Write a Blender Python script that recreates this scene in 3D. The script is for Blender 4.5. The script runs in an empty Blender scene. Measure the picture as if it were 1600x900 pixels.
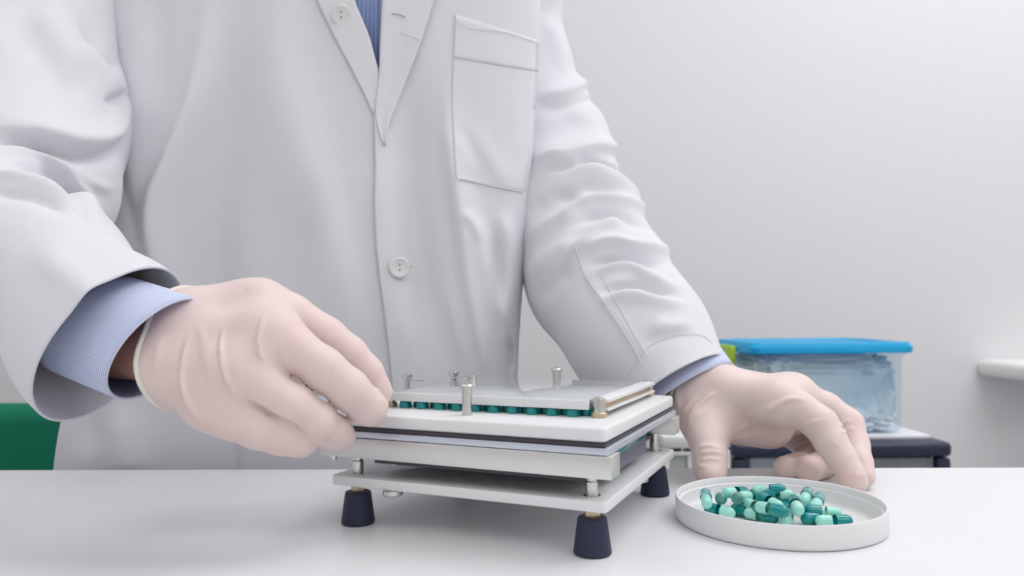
import bpy, bmesh, math, random
import numpy as np
from mathutils import Vector, Matrix
from mathutils.bvhtree import BVHTree

random.seed(7); np.random.seed(7)
SC = bpy.context.scene
COL = SC.collection
TZ = 0.75                      # height of the worktop above the floor
F, PITCH, ROLL, HC = 1168.3, 0.03402, -0.0075, 0.12552   # focal length (px of a 1600 wide frame), tilt, roll, eye height over the worktop

# ------------------------------------------------------------------ camera
_f = Vector((0, math.cos(PITCH), math.sin(PITCH)))
_u = Vector((0, -math.sin(PITCH), math.cos(PITCH)))
_x = Vector((1, 0, 0))
CR = _x*math.cos(ROLL) + _u*math.sin(ROLL)
CU = -_x*math.sin(ROLL) + _u*math.cos(ROLL)
CF = _f
CAM = Vector((0, 0, TZ + HC))
cd = bpy.data.cameras.new('camera'); cam = bpy.data.objects.new('camera', cd); COL.objects.link(cam)
M = Matrix((CR, CU, -CF)).transposed().to_4x4(); M.translation = CAM
cam.matrix_world = M
cd.sensor_width = 36; cd.lens = 36*F/1600; cd.clip_start = 0.01
cd.dof.use_dof = True; cd.dof.focus_distance = 0.47; cd.dof.aperture_fstop = 9.0
SC.camera = cam

# ------------------------------------------------------------------ world, exposure, room lights
w = bpy.data.worlds.new('world'); SC.world = w; w.use_nodes = True
w.node_tree.nodes['Background'].inputs[0].default_value = (0.9, 0.95, 1, 1)
w.node_tree.nodes['Background'].inputs[1].default_value = 0.3
SC.view_settings.view_transform = 'Standard'; SC.view_settings.look = 'None'
SC.view_settings.gamma = 1; SC.view_settings.use_curve_mapping = False
SC.view_settings.exposure = 0.24
LIGHTS = [  # x, y, size x, size y, watts, colour: fluorescent ceiling panels
    (1.25, 0.80, 1.8, 1.2, 16.5, (0.985, 0.975, 1.0)),
    (-1.1, 0.90, 1.8, 1.2, 2.0, (0.985, 0.975, 1.0)),
    (1.2, -1.1, 1.8, 1.2, 9, (0.96, 0.965, 1.0)),
    (-1.1, -1.1, 1.8, 1.2, 5, (0.96, 0.965, 1.0)),
]

# ------------------------------------------------------------------ helpers
def ray(px, py):
    return CF + CR*((px-800)/F) - CU*((py-450)/F)
def at(px, py, Y):                       # the point at depth Y seen along a sight line
    d = ray(px, py); return CAM + d*(Y/d.y)
def on_z(px, py, z):                     # the point of the sight line at height z over the worktop
    d = ray(px, py); return CAM + d*((TZ+z-CAM.z)/d.z)
def vdir(dx, dy, dz):
    return (CR*dx - CU*dy + CF*dz).normalized()
def proj(V):                             # Nx3 world -> px, py, depth
    P = V - np.array(CAM); d = P@np.array(CF)
    return 800+F*(P@np.array(CR))/d, 450-F*(P@np.array(CU))/d, d

def link(o, parent=None):
    COL.objects.link(o)
    if parent: o.parent = parent
    return o
def mesh_obj(name, me, mat, parent=None, smooth=True):
    me.materials.clear()
    for m in (mat if isinstance(mat, (list, tuple)) else [mat]): me.materials.append(m)
    if smooth: me.shade_smooth()
    return link(bpy.data.objects.new(name, me), parent)
def bm_obj(name, bm, mat, parent=None, smooth=True, angle=None):
    me = bpy.data.meshes.new(name)
    bmesh.ops.recalc_face_normals(bm, faces=bm.faces)
    bm.to_mesh(me); bm.free()
    o = mesh_obj(name, me, mat, parent, smooth)
    if smooth: 
        try: me.set_sharp_from_angle(angle=angle or math.radians(38))
        except Exception: pass
    return o
def np_obj(name, V, Fc, mat, parent=None):
    me = bpy.data.meshes.new(name); me.from_pydata([tuple(map(float, v)) for v in V], [], [tuple(map(int, f)) for f in Fc]); me.update()
    return mesh_obj(name, me, mat, parent)
def empty(name, loc, label, cat, group=None, rz=0, parent=None):
    o = bpy.data.objects.new(name, None); o.location = loc; o.rotation_euler = (0, 0, rz); o.empty_display_size = .05
    link(o, parent)
    o['label'] = label; o['category'] = cat
    if group: o['group'] = group
    return o
def tag(o, label, cat=None, group=None):
    o['label'] = label
    if cat: o['category'] = cat
    if group: o['group'] = group
    return o
def structure(o): o['kind'] = 'structure'; return o
def add_box(bm, c, s, rot=None, bevel=0, seg=2):
    r = bmesh.ops.create_cube(bm, size=1); vs = r['verts']
    bmesh.ops.scale(bm, vec=s, verts=vs)
    if bevel:
        es = list({e for v in vs for e in v.link_edges})
        rb = bmesh.ops.bevel(bm, geom=es, offset=bevel, segments=seg, affect='EDGES', profile=.5)
        vs = list({v for f in rb['faces'] for v in f.verts} | {v for v in vs if v.is_valid})
    if rot is not None: bmesh.ops.rotate(bm, cent=(0,0,0), matrix=rot, verts=vs)
    bmesh.ops.translate(bm, vec=c, verts=vs)
    return vs
def add_lathe(bm, prof, n=32, c=(0,0,0), mat=None):   # prof: (r, z) list, closed on the axis when r==0
    rings = []
    for r, z in prof:
        if r <= 1e-7: rings.append([bm.verts.new((c[0], c[1], c[2]+z))])
        else: rings.append([bm.verts.new((c[0]+r*math.cos(2*math.pi*k/n), c[1]+r*math.sin(2*math.pi*k/n), c[2]+z)) for k in range(n)])
    for a, b in zip(rings, rings[1:]):
        for k in range(n):
            k2 = (k+1) % n
            if len(a) == 1 and len(b) == 1: continue
            if len(a) == 1: bm.faces.new((a[0], b[k], b[k2]))
            elif len(b) == 1: bm.faces.new((a[k], b[0], a[k2]))
            else: bm.faces.new((a[k], a[k2], b[k2], b[k]))
def lathe(name, prof, mat, parent=None, n=32, c=(0,0,0), rot=None, angle=None):
    bm = bmesh.new(); add_lathe(bm, prof, n, c)
    if rot is not None: bmesh.ops.rotate(bm, cent=c, matrix=rot, verts=bm.verts)
    return bm_obj(name, bm, mat, parent, angle=angle)
def tube(name, pts, r, mat, parent=None, n=8, closed=False):
    bm = bmesh.new(); add_tube(bm, pts, r, n, closed); return bm_obj(name, bm, mat, parent, angle=math.radians(60))
def add_tube(bm, pts, r, n=8, closed=False):
    pts = [Vector(p) for p in pts]; rings = []; N = len(pts)
    up = Vector((0.13, -0.3, 0.94)).normalized()
    for i, p in enumerate(pts):
        a = pts[(i-1) % N] if (closed or i > 0) else p; b = pts[(i+1) % N] if (closed or i < N-1) else p
        t = (b-a).normalized(); s = t.cross(up)
        if s.length < 1e-4: s = t.cross(Vector((1,0,0)))
        s.normalize(); q = s.cross(t)
        rr = r[i] if isinstance(r, (list, tuple)) else r
        rings.append([bm.verts.new(p + (s*math.cos(2*math.pi*k/n)+q*math.sin(2*math.pi*k/n))*rr) for k in range(n)])
    for i in range(N if closed else N-1):
        a, b = rings[i], rings[(i+1) % N]
        for k in range(n): bm.faces.new((a[k], a[(k+1) % n], b[(k+1) % n], b[k]))
    if not closed:
        bm.faces.new(rings[0][::-1]); bm.faces.new(rings[-1])
def smooth_poly(P, n=12):                # Catmull-Rom through points of any dimension
    P = np.array(P, float); Q = np.vstack([2*P[0]-P[1], P, 2*P[-1]-P[-2]]); out = []
    for i in range(1, len(Q)-2):
        t = np.linspace(0, 1, n, endpoint=False)[:, None]
        a, b, c, d = Q[i-1], Q[i], Q[i+1], Q[i+2]
        out.append(.5*((2*b)+(-a+c)*t+(2*a-5*b+4*c-d)*t*t+(-a+3*b-3*c+d)*t**3))
    return np.vstack(out+[P[-1:]])

# ---- implicit surfaces: rounded cones blended on a grid, then a surface-net mesh
def rcone(P, a, b, r1, r2):
    a = np.array(a, np.float32); b = np.array(b, np.float32); ba = b-a; l2 = float(ba@ba)
    if l2 < 1e-10:
        return np.sqrt(((P-a)**2).sum(-1))-r1
    rr = r1-r2; a2 = l2-rr*rr
    if a2 <= 0:
        c, r = (a, r1) if r1 > r2 else (b, r2); return np.sqrt(((P-c)**2).sum(-1))-r
    il2 = 1.0/l2
    pa = P-a; y = pa@ba; z = y-l2
    x2 = ((pa*l2-y[..., None]*ba)**2).sum(-1)
    y2 = y*y*l2; z2 = z*z*l2
    k = np.sign(rr)*rr*rr*x2
    d = (np.sqrt(x2*a2*il2)+y*rr)*il2-r1
    m1 = np.sign(z)*a2*z2 > k; m2 = np.sign(y)*a2*y2 < k
    d = np.where(m2, np.sqrt(x2+y2)*il2-r1, d)
    d = np.where(m1, np.sqrt(x2+z2)*il2-r2, d)
    return d
def ell(P, c, s, rot=None):
    q = P-np.array(c, np.float32)
    if rot is not None: q = q@np.array(rot, np.float32)
    s = np.array(s, np.float32); k0 = np.sqrt(((q/s)**2).sum(-1)); k1 = np.sqrt(((q/(s*s))**2).sum(-1))+1e-6
    return k0*(k0-1)/k1
def smin(a, b, k):
    h = np.maximum(k-np.abs(a-b), 0)/k; return np.minimum(a, b)-h*h*k*.25
def grid(lo, hi, h):
    ax = [np.arange(l, u, h, dtype=np.float32) for l, u in zip(lo, hi)]
    return np.stack(np.meshgrid(*ax, indexing='ij'), -1)
def surface_nets(D, lo, h):
    S = D < 0; nx, ny, nz = D.shape
    c = np.zeros((nx-1, ny-1, nz-1), np.int16)
    for i in (0, 1):
        for j in (0, 1):
            for k in (0, 1): c += S[i:nx-1+i, j:ny-1+j, k:nz-1+k]
    act = (c > 0) & (c < 8); idx = -np.ones(act.shape, np.int64); cells = np.argwhere(act); idx[act] = np.arange(len(cells))
    acc = np.zeros((len(cells), 3)); cnt = np.zeros(len(cells))
    I = cells
    for ax in range(3):
        o1, o2 = [a for a in range(3) if a != ax]
        for p in (0, 1):
            for q in (0, 1):
                A = I.copy(); A[:, o1] += p; A[:, o2] += q; B = A.copy(); B[:, ax] += 1
                va = D[tuple(A.T)]; vb = D[tuple(B.T)]; m = (va < 0) != (vb < 0)
                t = np.where(m, va/np.where(m, va-vb, 1), 0)
                pt = A.astype(float); pt[:, ax] += t
                acc[m] += pt[m]; cnt[m] += 1
    V = acc/cnt[:, None]*h+np.array(lo)
    faces = []
    for ax in range(3):
        o1, o2 = [(1, 2), (2, 0), (0, 1)][ax]
        sl = [slice(None)]*3; sl[ax] = slice(0, -1); s2 = [slice(None)]*3; s2[ax] = slice(1, None)
        Sa = S[tuple(sl)]; Sb = S[tuple(s2)]
        E = np.argwhere(Sa != Sb); E = E[(E[:, o1] > 0) & (E[:, o2] > 0)]
        E = E[(E[:, o1] < idx.shape[o1]) & (E[:, o2] < idx.shape[o2])]
        q = []
        for (p, r) in ((0, 0), (-1, 0), (-1, -1), (0, -1)):
            C = E.copy(); C[:, o1] += p; C[:, o2] += r; q.append(idx[tuple(C.T)])
        Q = np.stack(q, 1); inside = Sa[tuple(E.T)]
        Q[~inside] = Q[~inside][:, ::-1]; faces.append(Q)
    return V, np.vstack(faces)
def relax(V, Q, it=3, lam=.5):
    e = np.vstack([Q[:, [0, 1]], Q[:, [1, 2]], Q[:, [2, 3]], Q[:, [3, 0]]]); e = np.vstack([e, e[:, ::-1]])
    n = np.bincount(e[:, 0], minlength=len(V))[:, None]+1e-9
    for _ in range(it):
        s = np.stack([np.bincount(e[:, 0], weights=V[e[:, 1], k], minlength=len(V)) for k in range(3)], 1)
        V = V+(s/n-V)*lam
    return V
def normals(V, Q):
    a = V[Q[:, 2]]-V[Q[:, 0]]; b = V[Q[:, 3]]-V[Q[:, 1]]; fn = np.cross(a, b); N = np.zeros_like(V)
    for k in range(3):
        for c in range(4): N[:, k] += np.bincount(Q[:, c], weights=fn[:, k], minlength=len(V))
    return N/(np.linalg.norm(N, axis=1)[:, None]+1e-12)
def fold(V, N, folds, direction=None):
    """raise ridges / press valleys along lines of the cloth: (polyline, height m, soft side px, sharp side px)"""
    px, py, d = proj(V); C = V-np.array(CAM); C /= np.linalg.norm(C, axis=1)[:, None]
    face = np.clip(-(N*C).sum(1)*3+.9, 0, 1)
    out = np.zeros(len(V)); P = np.stack([px, py], 1)
    for pl, amp, wl, wr in folds:
        S = smooth_poly(pl, 5); m = (px > S[:, 0].min()-3*max(wl, wr)) & (px < S[:, 0].max()+3*max(wl, wr)) & (py > S[:, 1].min()-3*max(wl, wr)) & (py < S[:, 1].max()+3*max(wl, wr))
        ii = np.where(m)[0]
        if not len(ii): continue
        p = P[ii]; best = np.full(len(ii), 1e9); sd = np.zeros(len(ii)); tt = np.zeros(len(ii))
        L = len(S)-1
        for k in range(L):
            a, b = S[k], S[k+1]; ab = b-a; t = np.clip(((p-a)@ab)/(ab@ab+1e-9), 0, 1); q = p-(a+t[:, None]*ab)
            dd = (q**2).sum(1); u = dd < best; best[u] = dd[u]; sd[u] = np.sign(ab[0]*q[u, 1]-ab[1]*q[u, 0]); tt[u] = (k+t[u])/L
        dist = np.sqrt(best); w_ = np.where(sd > 0, wr, wl)
        taper = np.clip(np.minimum(tt, 1-tt)/.32, 0, 1); taper = taper*taper*(3-2*taper)
        out[ii] += amp*np.exp(-(dist/w_)**2)*taper
    out *= face
    return V + (N if direction is None else np.array(direction)[None])*out[:, None]
def cut_plane(me_o, co, no):
    bm = bmesh.new(); bm.from_mesh(me_o.data)
    bmesh.ops.bisect_plane(bm, geom=bm.verts[:]+bm.edges[:]+bm.faces[:], plane_co=co, plane_no=no, clear_outer=True)
    bm.to_mesh(me_o.data); bm.free(); me_o.data.shade_smooth()

# ------------------------------------------------------------------ materials
def mat(name, col, rough=.5, metal=0, bump=None, noise=None, spec=.5, trans=0, sss=0, ssr=None, sheen=0, coat=0, ior=1.45, emis=None, stripes=None, scale_obj=True):
    m = bpy.data.materials.new(name); m.use_nodes = True; nt = m.node_tree; b = nt.nodes['Principled BSDF']
    b.inputs['Base Color'].default_value = (*col, 1); b.inputs['Roughness'].default_value = rough; b.inputs['Metallic'].default_value = metal
    b.inputs['Specular IOR Level'].default_value = spec; b.inputs['Transmission Weight'].default_value = trans; b.inputs['IOR'].default_value = ior
    b.inputs['Sheen Weight'].default_value = sheen; b.inputs['Coat Weight'].default_value = coat
    if sss:
        b.inputs['Subsurface Weight'].default_value = sss; b.inputs['Subsurface Radius'].default_value = ssr or (1, .5, .4); b.inputs['Subsurface Scale'].default_value = .006
    tc = nt.nodes.new('ShaderNodeTexCoord')
    if noise:       # (scale, second colour, amount)
        n = nt.nodes.new('ShaderNodeTexNoise'); n.inputs['Scale'].default_value = noise[0]; n.inputs['Detail'].default_value = 4
        nt.links.new(tc.outputs['Object'], n.inputs['Vector'])
        r = nt.nodes.new('ShaderNodeValToRGB'); r.color_ramp.elements[0].position = .5-noise[2]; r.color_ramp.elements[1].position = .5+noise[2]
        r.color_ramp.elements[0].color = (*col, 1); r.color_ramp.elements[1].color = (*noise[1], 1)
        nt.links.new(n.outputs['Fac'], r.inputs[0]); nt.links.new(r.outputs[0], b.inputs['Base Color'])
    if stripes:     # (attribute axis, frequency, second colour, width)
        uv = tc.outputs['UV']; s = nt.nodes.new('ShaderNodeSeparateXYZ'); nt.links.new(uv, s.inputs[0])
        mu = nt.nodes.new('ShaderNodeMath'); mu.operation = 'MULTIPLY'; mu.inputs[1].default_value = stripes[1]
        nt.links.new(s.outputs[stripes[0]], mu.inputs[0])
        fr = nt.nodes.new('ShaderNodeMath'); fr.operation = 'FRACT'; nt.links.new(mu.outputs[0], fr.inputs[0])
        r = nt.nodes.new('ShaderNodeValToRGB'); e = r.color_ramp.elements; e[0].position = stripes[3]; e[0].color = (*col, 1); e[1].position = stripes[3]+.12; e[1].color = (*stripes[2], 1)
        nt.links.new(fr.outputs[0], r.inputs[0]); nt.links.new(r.outputs[0], b.inputs['Base Color'])
    if bump:        # (scale, strength, distance)
        n = nt.nodes.new('ShaderNodeTexNoise'); n.inputs['Scale'].default_value = bump[0]; n.inputs['Detail'].default_value = 3
        nt.links.new(tc.outputs['Object'], n.inputs['Vector'])
        bp = nt.nodes.new('ShaderNodeBump'); bp.inputs['Strength'].default_value = bump[1]; bp.inputs['Distance'].default_value = bump[2]
        nt.links.new(n.outputs['Fac'], bp.inputs['Height']); nt.links.new(bp.outputs[0], b.inputs['Normal'])
    if emis: b.inputs['Emission Color'].default_value = (*emis[0], 1); b.inputs['Emission Strength'].default_value = emis[1]
    return m
M_wall = mat('wall_paint', (.80, .79, .795), .85, bump=(180, .08, .002))
M_ceil = mat('ceiling_paint', (.86, .86, .85), .9)
M_floor = mat('floor_vinyl', (.45, .46, .47), .45, noise=(6, (.50, .51, .52), .2))
M_table = mat('white_laminate', (.80, .81, .825), .33, noise=(3, (.82, .825, .83), .3), spec=.4)
M_tleg = mat('grey_steel_leg', (.5, .5, .52), .35, metal=.8)
M_coat = mat('white_cotton_twill', (.765, .765, .80), .82, bump=(900, .12, .0006), sheen=.15, spec=.25)
M_coat2 = mat('white_cotton_facing', (.785, .775, .79), .82, bump=(900, .12, .0006), sheen=.15, spec=.25)
M_thread = mat('white_thread', (.84, .84, .84), .7)
M_hole = mat('dark_thread_hole', (.22, .2, .2), .8)
M_button = mat('white_button', (.82, .80, .78), .25, spec=.5)
M_shirt = mat('blue_striped_cotton', (.36, .50, .92), .8, stripes=(0, 260, (.60, .70, .95), .55), spec=.2)
M_cuff = mat('fine_striped_cotton', (.40, .48, .80), .8, stripes=(1, 13, (.84, .88, .97), .45), spec=.2)
M_cuffin = mat('shirt_lining', (.42, .48, .78), .85, spec=.2)
M_glove = mat('latex', (.81, .675, .64), .48, noise=(28, (.80, .63, .59), .25), bump=(420, .10, .0008), sss=.25, ssr=(1, .55, .4), spec=.35)
M_rim = mat('latex_rim', (.83, .78, .68), .5, sss=.2)
M_skin = mat('skin', (.55, .30, .22), .5, sss=.2, noise=(60, (.60, .34, .26), .2))
M_hair = mat('dark_hair', (.06, .045, .035), .6, bump=(150, .4, .002))
M_trouser = mat('navy_trousers', (.03, .035, .06), .8)
M_shoe = mat('black_leather', (.02, .02, .02), .35)
M_acryl = mat('white_acetal_plastic', (.82, .83, .83), .32, sss=.1, ssr=(1, 1, 1))
M_alu = mat('satin_aluminium', (.74, .74, .72), .38, metal=.75, bump=(60, .03, .001))
M_alup = mat('anodised_plate', (.62, .66, .74), .35, metal=.5)
M_steel = mat('turned_steel', (.66, .65, .62), .24, metal=1)
M_brass = mat('brass', (.60, .49, .34), .35, metal=.8)
M_rubber = mat('navy_rubber', (.022, .027, .06), .5, bump=(120, .05, .001))
M_dark = mat('dark_plate', (.055, .045, .06), .4)
M_slate = mat('slate_plate', (.16, .17, .22), .45)
M_teal = mat('teal_gelatin', (0.0, .31, .31), .12, trans=.15, coat=.4)
M_tealcl = mat('clear_teal_gelatin', (.22, .62, .62), .08, trans=.75, coat=.4)
M_mint = mat('mint_gelatin', (.40, .88, .74), .14, trans=.12, coat=.4, sss=.25, ssr=(.6, 1, .9))
M_cover = mat('frosted_acrylic', (.72, .77, .79), .09, trans=.25, spec=.7, coat=.6)
M_lid = mat('white_polypropylene', (.84, .84, .84), .38, sss=.1, ssr=(1, 1, 1))
M_green = mat('green_upholstery', (0.0, .19, .105), .8, bump=(700, .3, .001), noise=(120, (0.0, .215, .12), .3))
M_black = mat('black_plastic', (.02, .02, .022), .4)
M_bluelid = mat('blue_plastic_lid', (.01, .50, .86), .35)
M_lime = mat('lime_plastic', (.42, .68, .03), .35)
M_navy = mat('navy_plastic', (.025, .03, .065), .35)
M_paper = mat('white_paper', (.80, .80, .84), .7)
M_draw = mat('smoky_clear_plastic', (.62, .66, .72), .12, trans=.7)
M_cream = mat('cream_carton', (.55, .53, .46), .6)
M_wplas = mat('white_plastic', (.78, .79, .77), .4)
M_gplas = mat('grey_translucent_plastic', (.52, .55, .53), .35)
M_metal_w = mat('white_enamel', (.88, .88, .88), .4)
M_lamp = mat('lamp_diffuser', (.9, .9, .9), .5, emis=((1, .99, 1.0), .8))
M_bag = mat('blue_grey_plastic_bag', (.60, .80, .94), .25, noise=(11, (.94, .97, .98), .2), bump=(14, .6, .02))
_n = M_bluelid.node_tree; _t = _n.nodes.new('ShaderNodeBsdfTransparent'); _t.inputs[0].default_value = (.35, .75, 1, 1); _mx = _n.nodes.new('ShaderNodeMixShader'); _mx.inputs[0].default_value = .72
_n.links.new(_t.outputs[0], _mx.inputs[1]); _n.links.new(_n.nodes['Principled BSDF'].outputs[0], _mx.inputs[2]); _n.links.new(_mx.outputs[0], _n.nodes['Material Output'].inputs[0])
# thin clear plastic of the tub
M_tub = bpy.data.materials.new('thin_clear_plastic'); M_tub.use_nodes = True; _n = M_tub.node_tree; _b = _n.nodes['Principled BSDF']
_b.inputs['Base Color'].default_value = (.62, .76, .84, 1); _b.inputs['Roughness'].default_value = .2
_t = _n.nodes.new('ShaderNodeBsdfTransparent'); _t.inputs[0].default_value = (.93, .97, .99, 1); _mx = _n.nodes.new('ShaderNodeMixShader'); _mx.inputs[0].default_value = .16
_n.links.new(_t.outputs[0], _mx.inputs[1]); _n.links.new(_b.outputs[0], _mx.inputs[2]); _n.links.new(_mx.outputs[0], _n.nodes['Material Output'].inputs[0])

# ------------------------------------------------------------------ the room
XL, XR, YB, YF, ZC = -2.3, 2.3, 1.85, -2.4, 2.6
def slab(name, c, s, m):
    bm = bmesh.new(); add_box(bm, c, s); return structure(bm_obj(name, bm, m, smooth=False))
slab('floor', (0, (YB+YF)/2, -.05), (XR-XL+.2, YB-YF+.2, .1), M_floor)
slab('ceiling', (0, (YB+YF)/2, ZC+.05), (XR-XL+.2, YB-YF+.2, .1), M_ceil)
slab('wall_back', (0, YB+.05, ZC/2), (XR-XL+.2, .1, ZC), M_wall)
slab('wall_front', (0, YF-.05, ZC/2), (XR-XL+.2, .1, ZC), M_wall)
slab('wall_left', (XL-.05, (YB+YF)/2, ZC/2), (.1, YB-YF, ZC), M_wall)
slab('wall_right', (XR+.05, (YB+YF)/2, ZC/2), (.1, YB-YF, ZC), M_wall)
slab('baseboard_back', (0, YB-.008, .04), (XR-XL, .016, .08), M_metal_w)
for i, (x, y, sx, sy, W, c) in enumerate(LIGHTS):
    t = empty('ceiling_light', (x, y, ZC), 'white ceiling light panel ' + ['above the back right', 'above the back left', 'above the front right', 'above the front left'][i], 'light', 'ceiling lights')
    bm = bmesh.new()
    for dx, dy, ax, ay in ((0, sy/2, sx+.04, .02), (0, -sy/2, sx+.04, .02), (sx/2, 0, .02, sy), (-sx/2, 0, .02, sy)): add_box(bm, (dx, dy, -.02), (ax, ay, .04))
    bm_obj('frame', bm, M_metal_w, t, False)
    bm = bmesh.new(); add_box(bm, (0, 0, -.012), (sx-.02, sy-.02, .008)); bm_obj('diffuser', bm, M_lamp, t, False)
    ld = bpy.data.lights.new('lamp', 'AREA'); ld.shape = 'RECTANGLE'; ld.size = sx-.04; ld.size_y = sy-.04; ld.energy = W; ld.color = c
    lo = bpy.data.objects.new('lamp', ld); lo.location = (0, 0, -.03); link(lo, t)

# ------------------------------------------------------------------ worktop
t = empty('table', (0, .1, 0), 'white laminate worktop across the foreground, nearest the camera', 'table')
bm = bmesh.new()
# far edge runs through two sight lines at worktop height
A = on_z(100, 734, 0); B = on_z(1600, 730, 0); sl = (B.y-A.y)/(B.x-A.x)
def edge(x): return A.y+(x-A.x)*sl
xs = (-1.05, 1.15); out = [(xs[0], edge(xs[0])), (xs[1], edge(xs[1])), (xs[1], -.32), (xs[0], -.32)]
top = [bm.verts.new((x, y-.1, TZ)) for x, y in out]; bot = [bm.verts.new((x, y-.1, TZ-.028)) for x, y in out]
bm.faces.new(top); bm.faces.new(bot[::-1])
for k in range(4): bm.faces.new((top[k], bot[k], bot[(k+1) % 4], top[(k+1) % 4]))
bmesh.ops.bevel(bm, geom=bm.edges[:], offset=.0015, segments=2, affect='EDGES')
bm_obj('tabletop', bm, M_table, t)
for x in (-1.0, 1.1):
    for y in (-.36, .42):
        bm = bmesh.new(); add_box(bm, (x, y, (TZ-.029)/2), (.05, .05, TZ-.029), bevel=.004); bm_obj('leg', bm, M_tleg, t)
bm = bmesh.new(); add_box(bm, (.05, -.36, TZ-.06), (2.05, .03, .05)); add_box(bm, (-1., .03, TZ-.06), (.03, .73, .05)); add_box(bm, (1.1, .03, TZ-.06), (.03, .73, .05))
bm_obj('apron', bm, M_tleg, t, False)

# ------------------------------------------------------------------ the capsule filling machine
DX, DY, TH, DW, DD = .04668, .37979, .42299, .17055, .16054
FI = .01132
dev = empty('capsule_filling_machine', (DX, DY, TZ), 'small hand-operated capsule filling machine of white plates and steel rails on dark rubber feet', 'machine', rz=-TH)
# local frame: -x runs from the near right corner to the near left corner, +y to the back
def bx(name, a0, a1, b0, b1, z0, z1, m, bev=.0006, seg=2, parent=dev, corner=0):
    bm = bmesh.new()
    if corner:
        def ring(ins, z):
            r_ = max(corner-ins, .0002); pts = []
            for cx, cy, a in ((-a0-ins-r_, b0+ins+r_, -90), (-a0-ins-r_, b1-ins-r_, 0), (-a1+ins+r_, b1-ins-r_, 90), (-a1+ins+r_, b0+ins+r_, 180)):
                for k in range(7): an = math.radians(a+15*k); pts.append(bm.verts.new((cx+r_*math.cos(an), cy+r_*math.sin(an), z)))
            return pts
        R_g = [ring(bev*(1-math.sin(math.pi/2*k/seg)), z0+bev*(1-math.cos(math.pi/2*k/seg))) for k in range(seg+1)]
        R_g += [ring(bev*(1-math.cos(math.pi/2*k/seg)), z1-bev*(1-math.sin(math.pi/2*k/seg))) for k in range(seg+1)]
        bm.faces.new(R_g[0][::-1]); bm.faces.new(R_g[-1]); n = len(R_g[0])
        for lo, hi in zip(R_g, R_g[1:]):
            for k in range(n): bm.faces.new((lo[k], lo[(k+1) % n], hi[(k+1) % n], hi[k]))
    else: add_box(bm, ((-a0-a1)/2, (b0+b1)/2, (z0+z1)/2), (abs(a1-a0), abs(b1-b0), z1-z0), bevel=bev, seg=seg)
    return bm_obj(name, bm, m, parent)
def dl(a, b, z): return (-a, b, z)
BASE0, BASE1 = .02432, .0300
bx('base_plate', 0, DW, 0, DD, BASE0, BASE1, M_acryl, .0007, 3, corner=.0025)
tag(bx('rail', -.0035, .177, -.0020, .0135, .0416, .0532, M_alu, .0005), 'front aluminium rail')
bx('rail', -.0035, .177, DD-.0135, DD+.002, .0416, .0532, M_alu, .0005)
bx('carrier_plate', -.0015, DW+.002, -.0012, DD+.001, .0535, .0570, M_alup, .0003, corner=.001)
bx('gasket_plate', .0005, DW-.001, .0000, DD-.001, .0572, .0593, M_dark, .0002, corner=.001)
bx('top_plate', 0, DW, 0, DD, .0595, .0672, M_acryl, .0017, 4, corner=.0035)
bx('tray', .012, .140, .0005, .150, .0393, .0414, M_dark, .0003)
bx('lower_capsule_tray', .007, .150, .030, .110, .0365, .0455, M_slate, .0006)
bx('capsule_sheet', .0065, .1505, .0295, .1105, .0457, .0500, M_teal, .0003)
for a in (FI, DW-FI):
    for b in (FI, DD-FI):
        f = lathe('rubber_foot', [(0, 0), (.0094, 0), (.01003, .0010), (.01003, .0016), (.0077, .0186), (.0072, .0190), (0, .0190)], M_rubber, dev, 40, dl(a, b, 0))
        bm = bmesh.new(); add_lathe(bm, [(0, .0190), (.0042, .0190), (.0044, .0198), (.0044, .0236), (.0042, .0243), (0, .0243)], 6, dl(a, b, 0)); bm_obj('nut', bm, M_brass, f, angle=math.radians(20))
        lathe('standoff', [(0, .0300), (.0046, .0300), (.0046, .0303), (.0034, .0305), (.0034, .0372), (.0029, .0374), (.0027, .0378), (.0031, .0382), (.0031, .0418), (0, .0418)], M_steel, dev, 28, dl(a, b, 0))
# posts at the corners of the clamping plate, on brass collars
for a, b in ((.0152, .0375), (.0164, .1530), (.1535, .0375), (.1545, .1530)):
    p = lathe('post', [(0, .0700), (.0036, .0700), (.0036, .0765), (.0031, .0778), (.0018, .0785), (0, .0787)], M_steel, dev, 28, dl(a, b, 0))
    bm = bmesh.new(); add_lathe(bm, [(0, .0671), (.0044, .0671), (.0046, .0676), (.0046, .0696), (.0042, .0700), (0, .0700)], 24, dl(a, b, 0)); tag(bm_obj('collar', bm, M_brass, p), 'brass collar')
# guide pins standing in the top plate
cams = Vector((DX, DY, TZ)); Rz = Matrix.Rotation(-TH, 3, 'Z')
def a_for(px, b, z):                      # where on a line parallel to the front edge a sight line passes
    lo_, hi_ = -.1, .3
    for _ in range(50):
        m_ = (lo_+hi_)/2; P = cams+Rz@Vector((-m_, b, z)); q = proj(np.array([P]))[0][0]
        if q > px: lo_ = m_
        else: hi_ = m_
    return m_
for px, b in ((730, .0185), (870, .1520)):
    a = a_for(px, b, .075)
    lathe('guide_pin', [(0, .0670), (.0030, .0670), (.0030, .0828), (.0041, .0830), (.0042, .0838), (.0036, .0848), (.0018, .0855), (0, .0857)], M_steel, dev, 28, dl(a, b, 0))
for px, b in ((709, .1540), (636, .122), (524, .004)):
    a = a_for(px, b, .078) if b > .01 else .1640
    z0 = .0672
    s = lathe('clamp_screw', [(0, z0), (.0022, z0), (.0022, z0+.0096), (.0038, z0+.0098), (.0040, z0+.0125), (.0030, z0+.0133), (0, z0+.0135)], M_steel, dev, 24, dl(a, b, 0))
    bm = bmesh.new(); add_box(bm, (-a+.006, b, z0+.0082), (.0150, .0044, .0012), bevel=.0005); bm_obj('lever', bm, M_steel, s)
def loc(px, py, z):
    P = Rz.inverted()@(on_z(px, py, z)-cams); return (P.x, P.y, 0)
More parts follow.
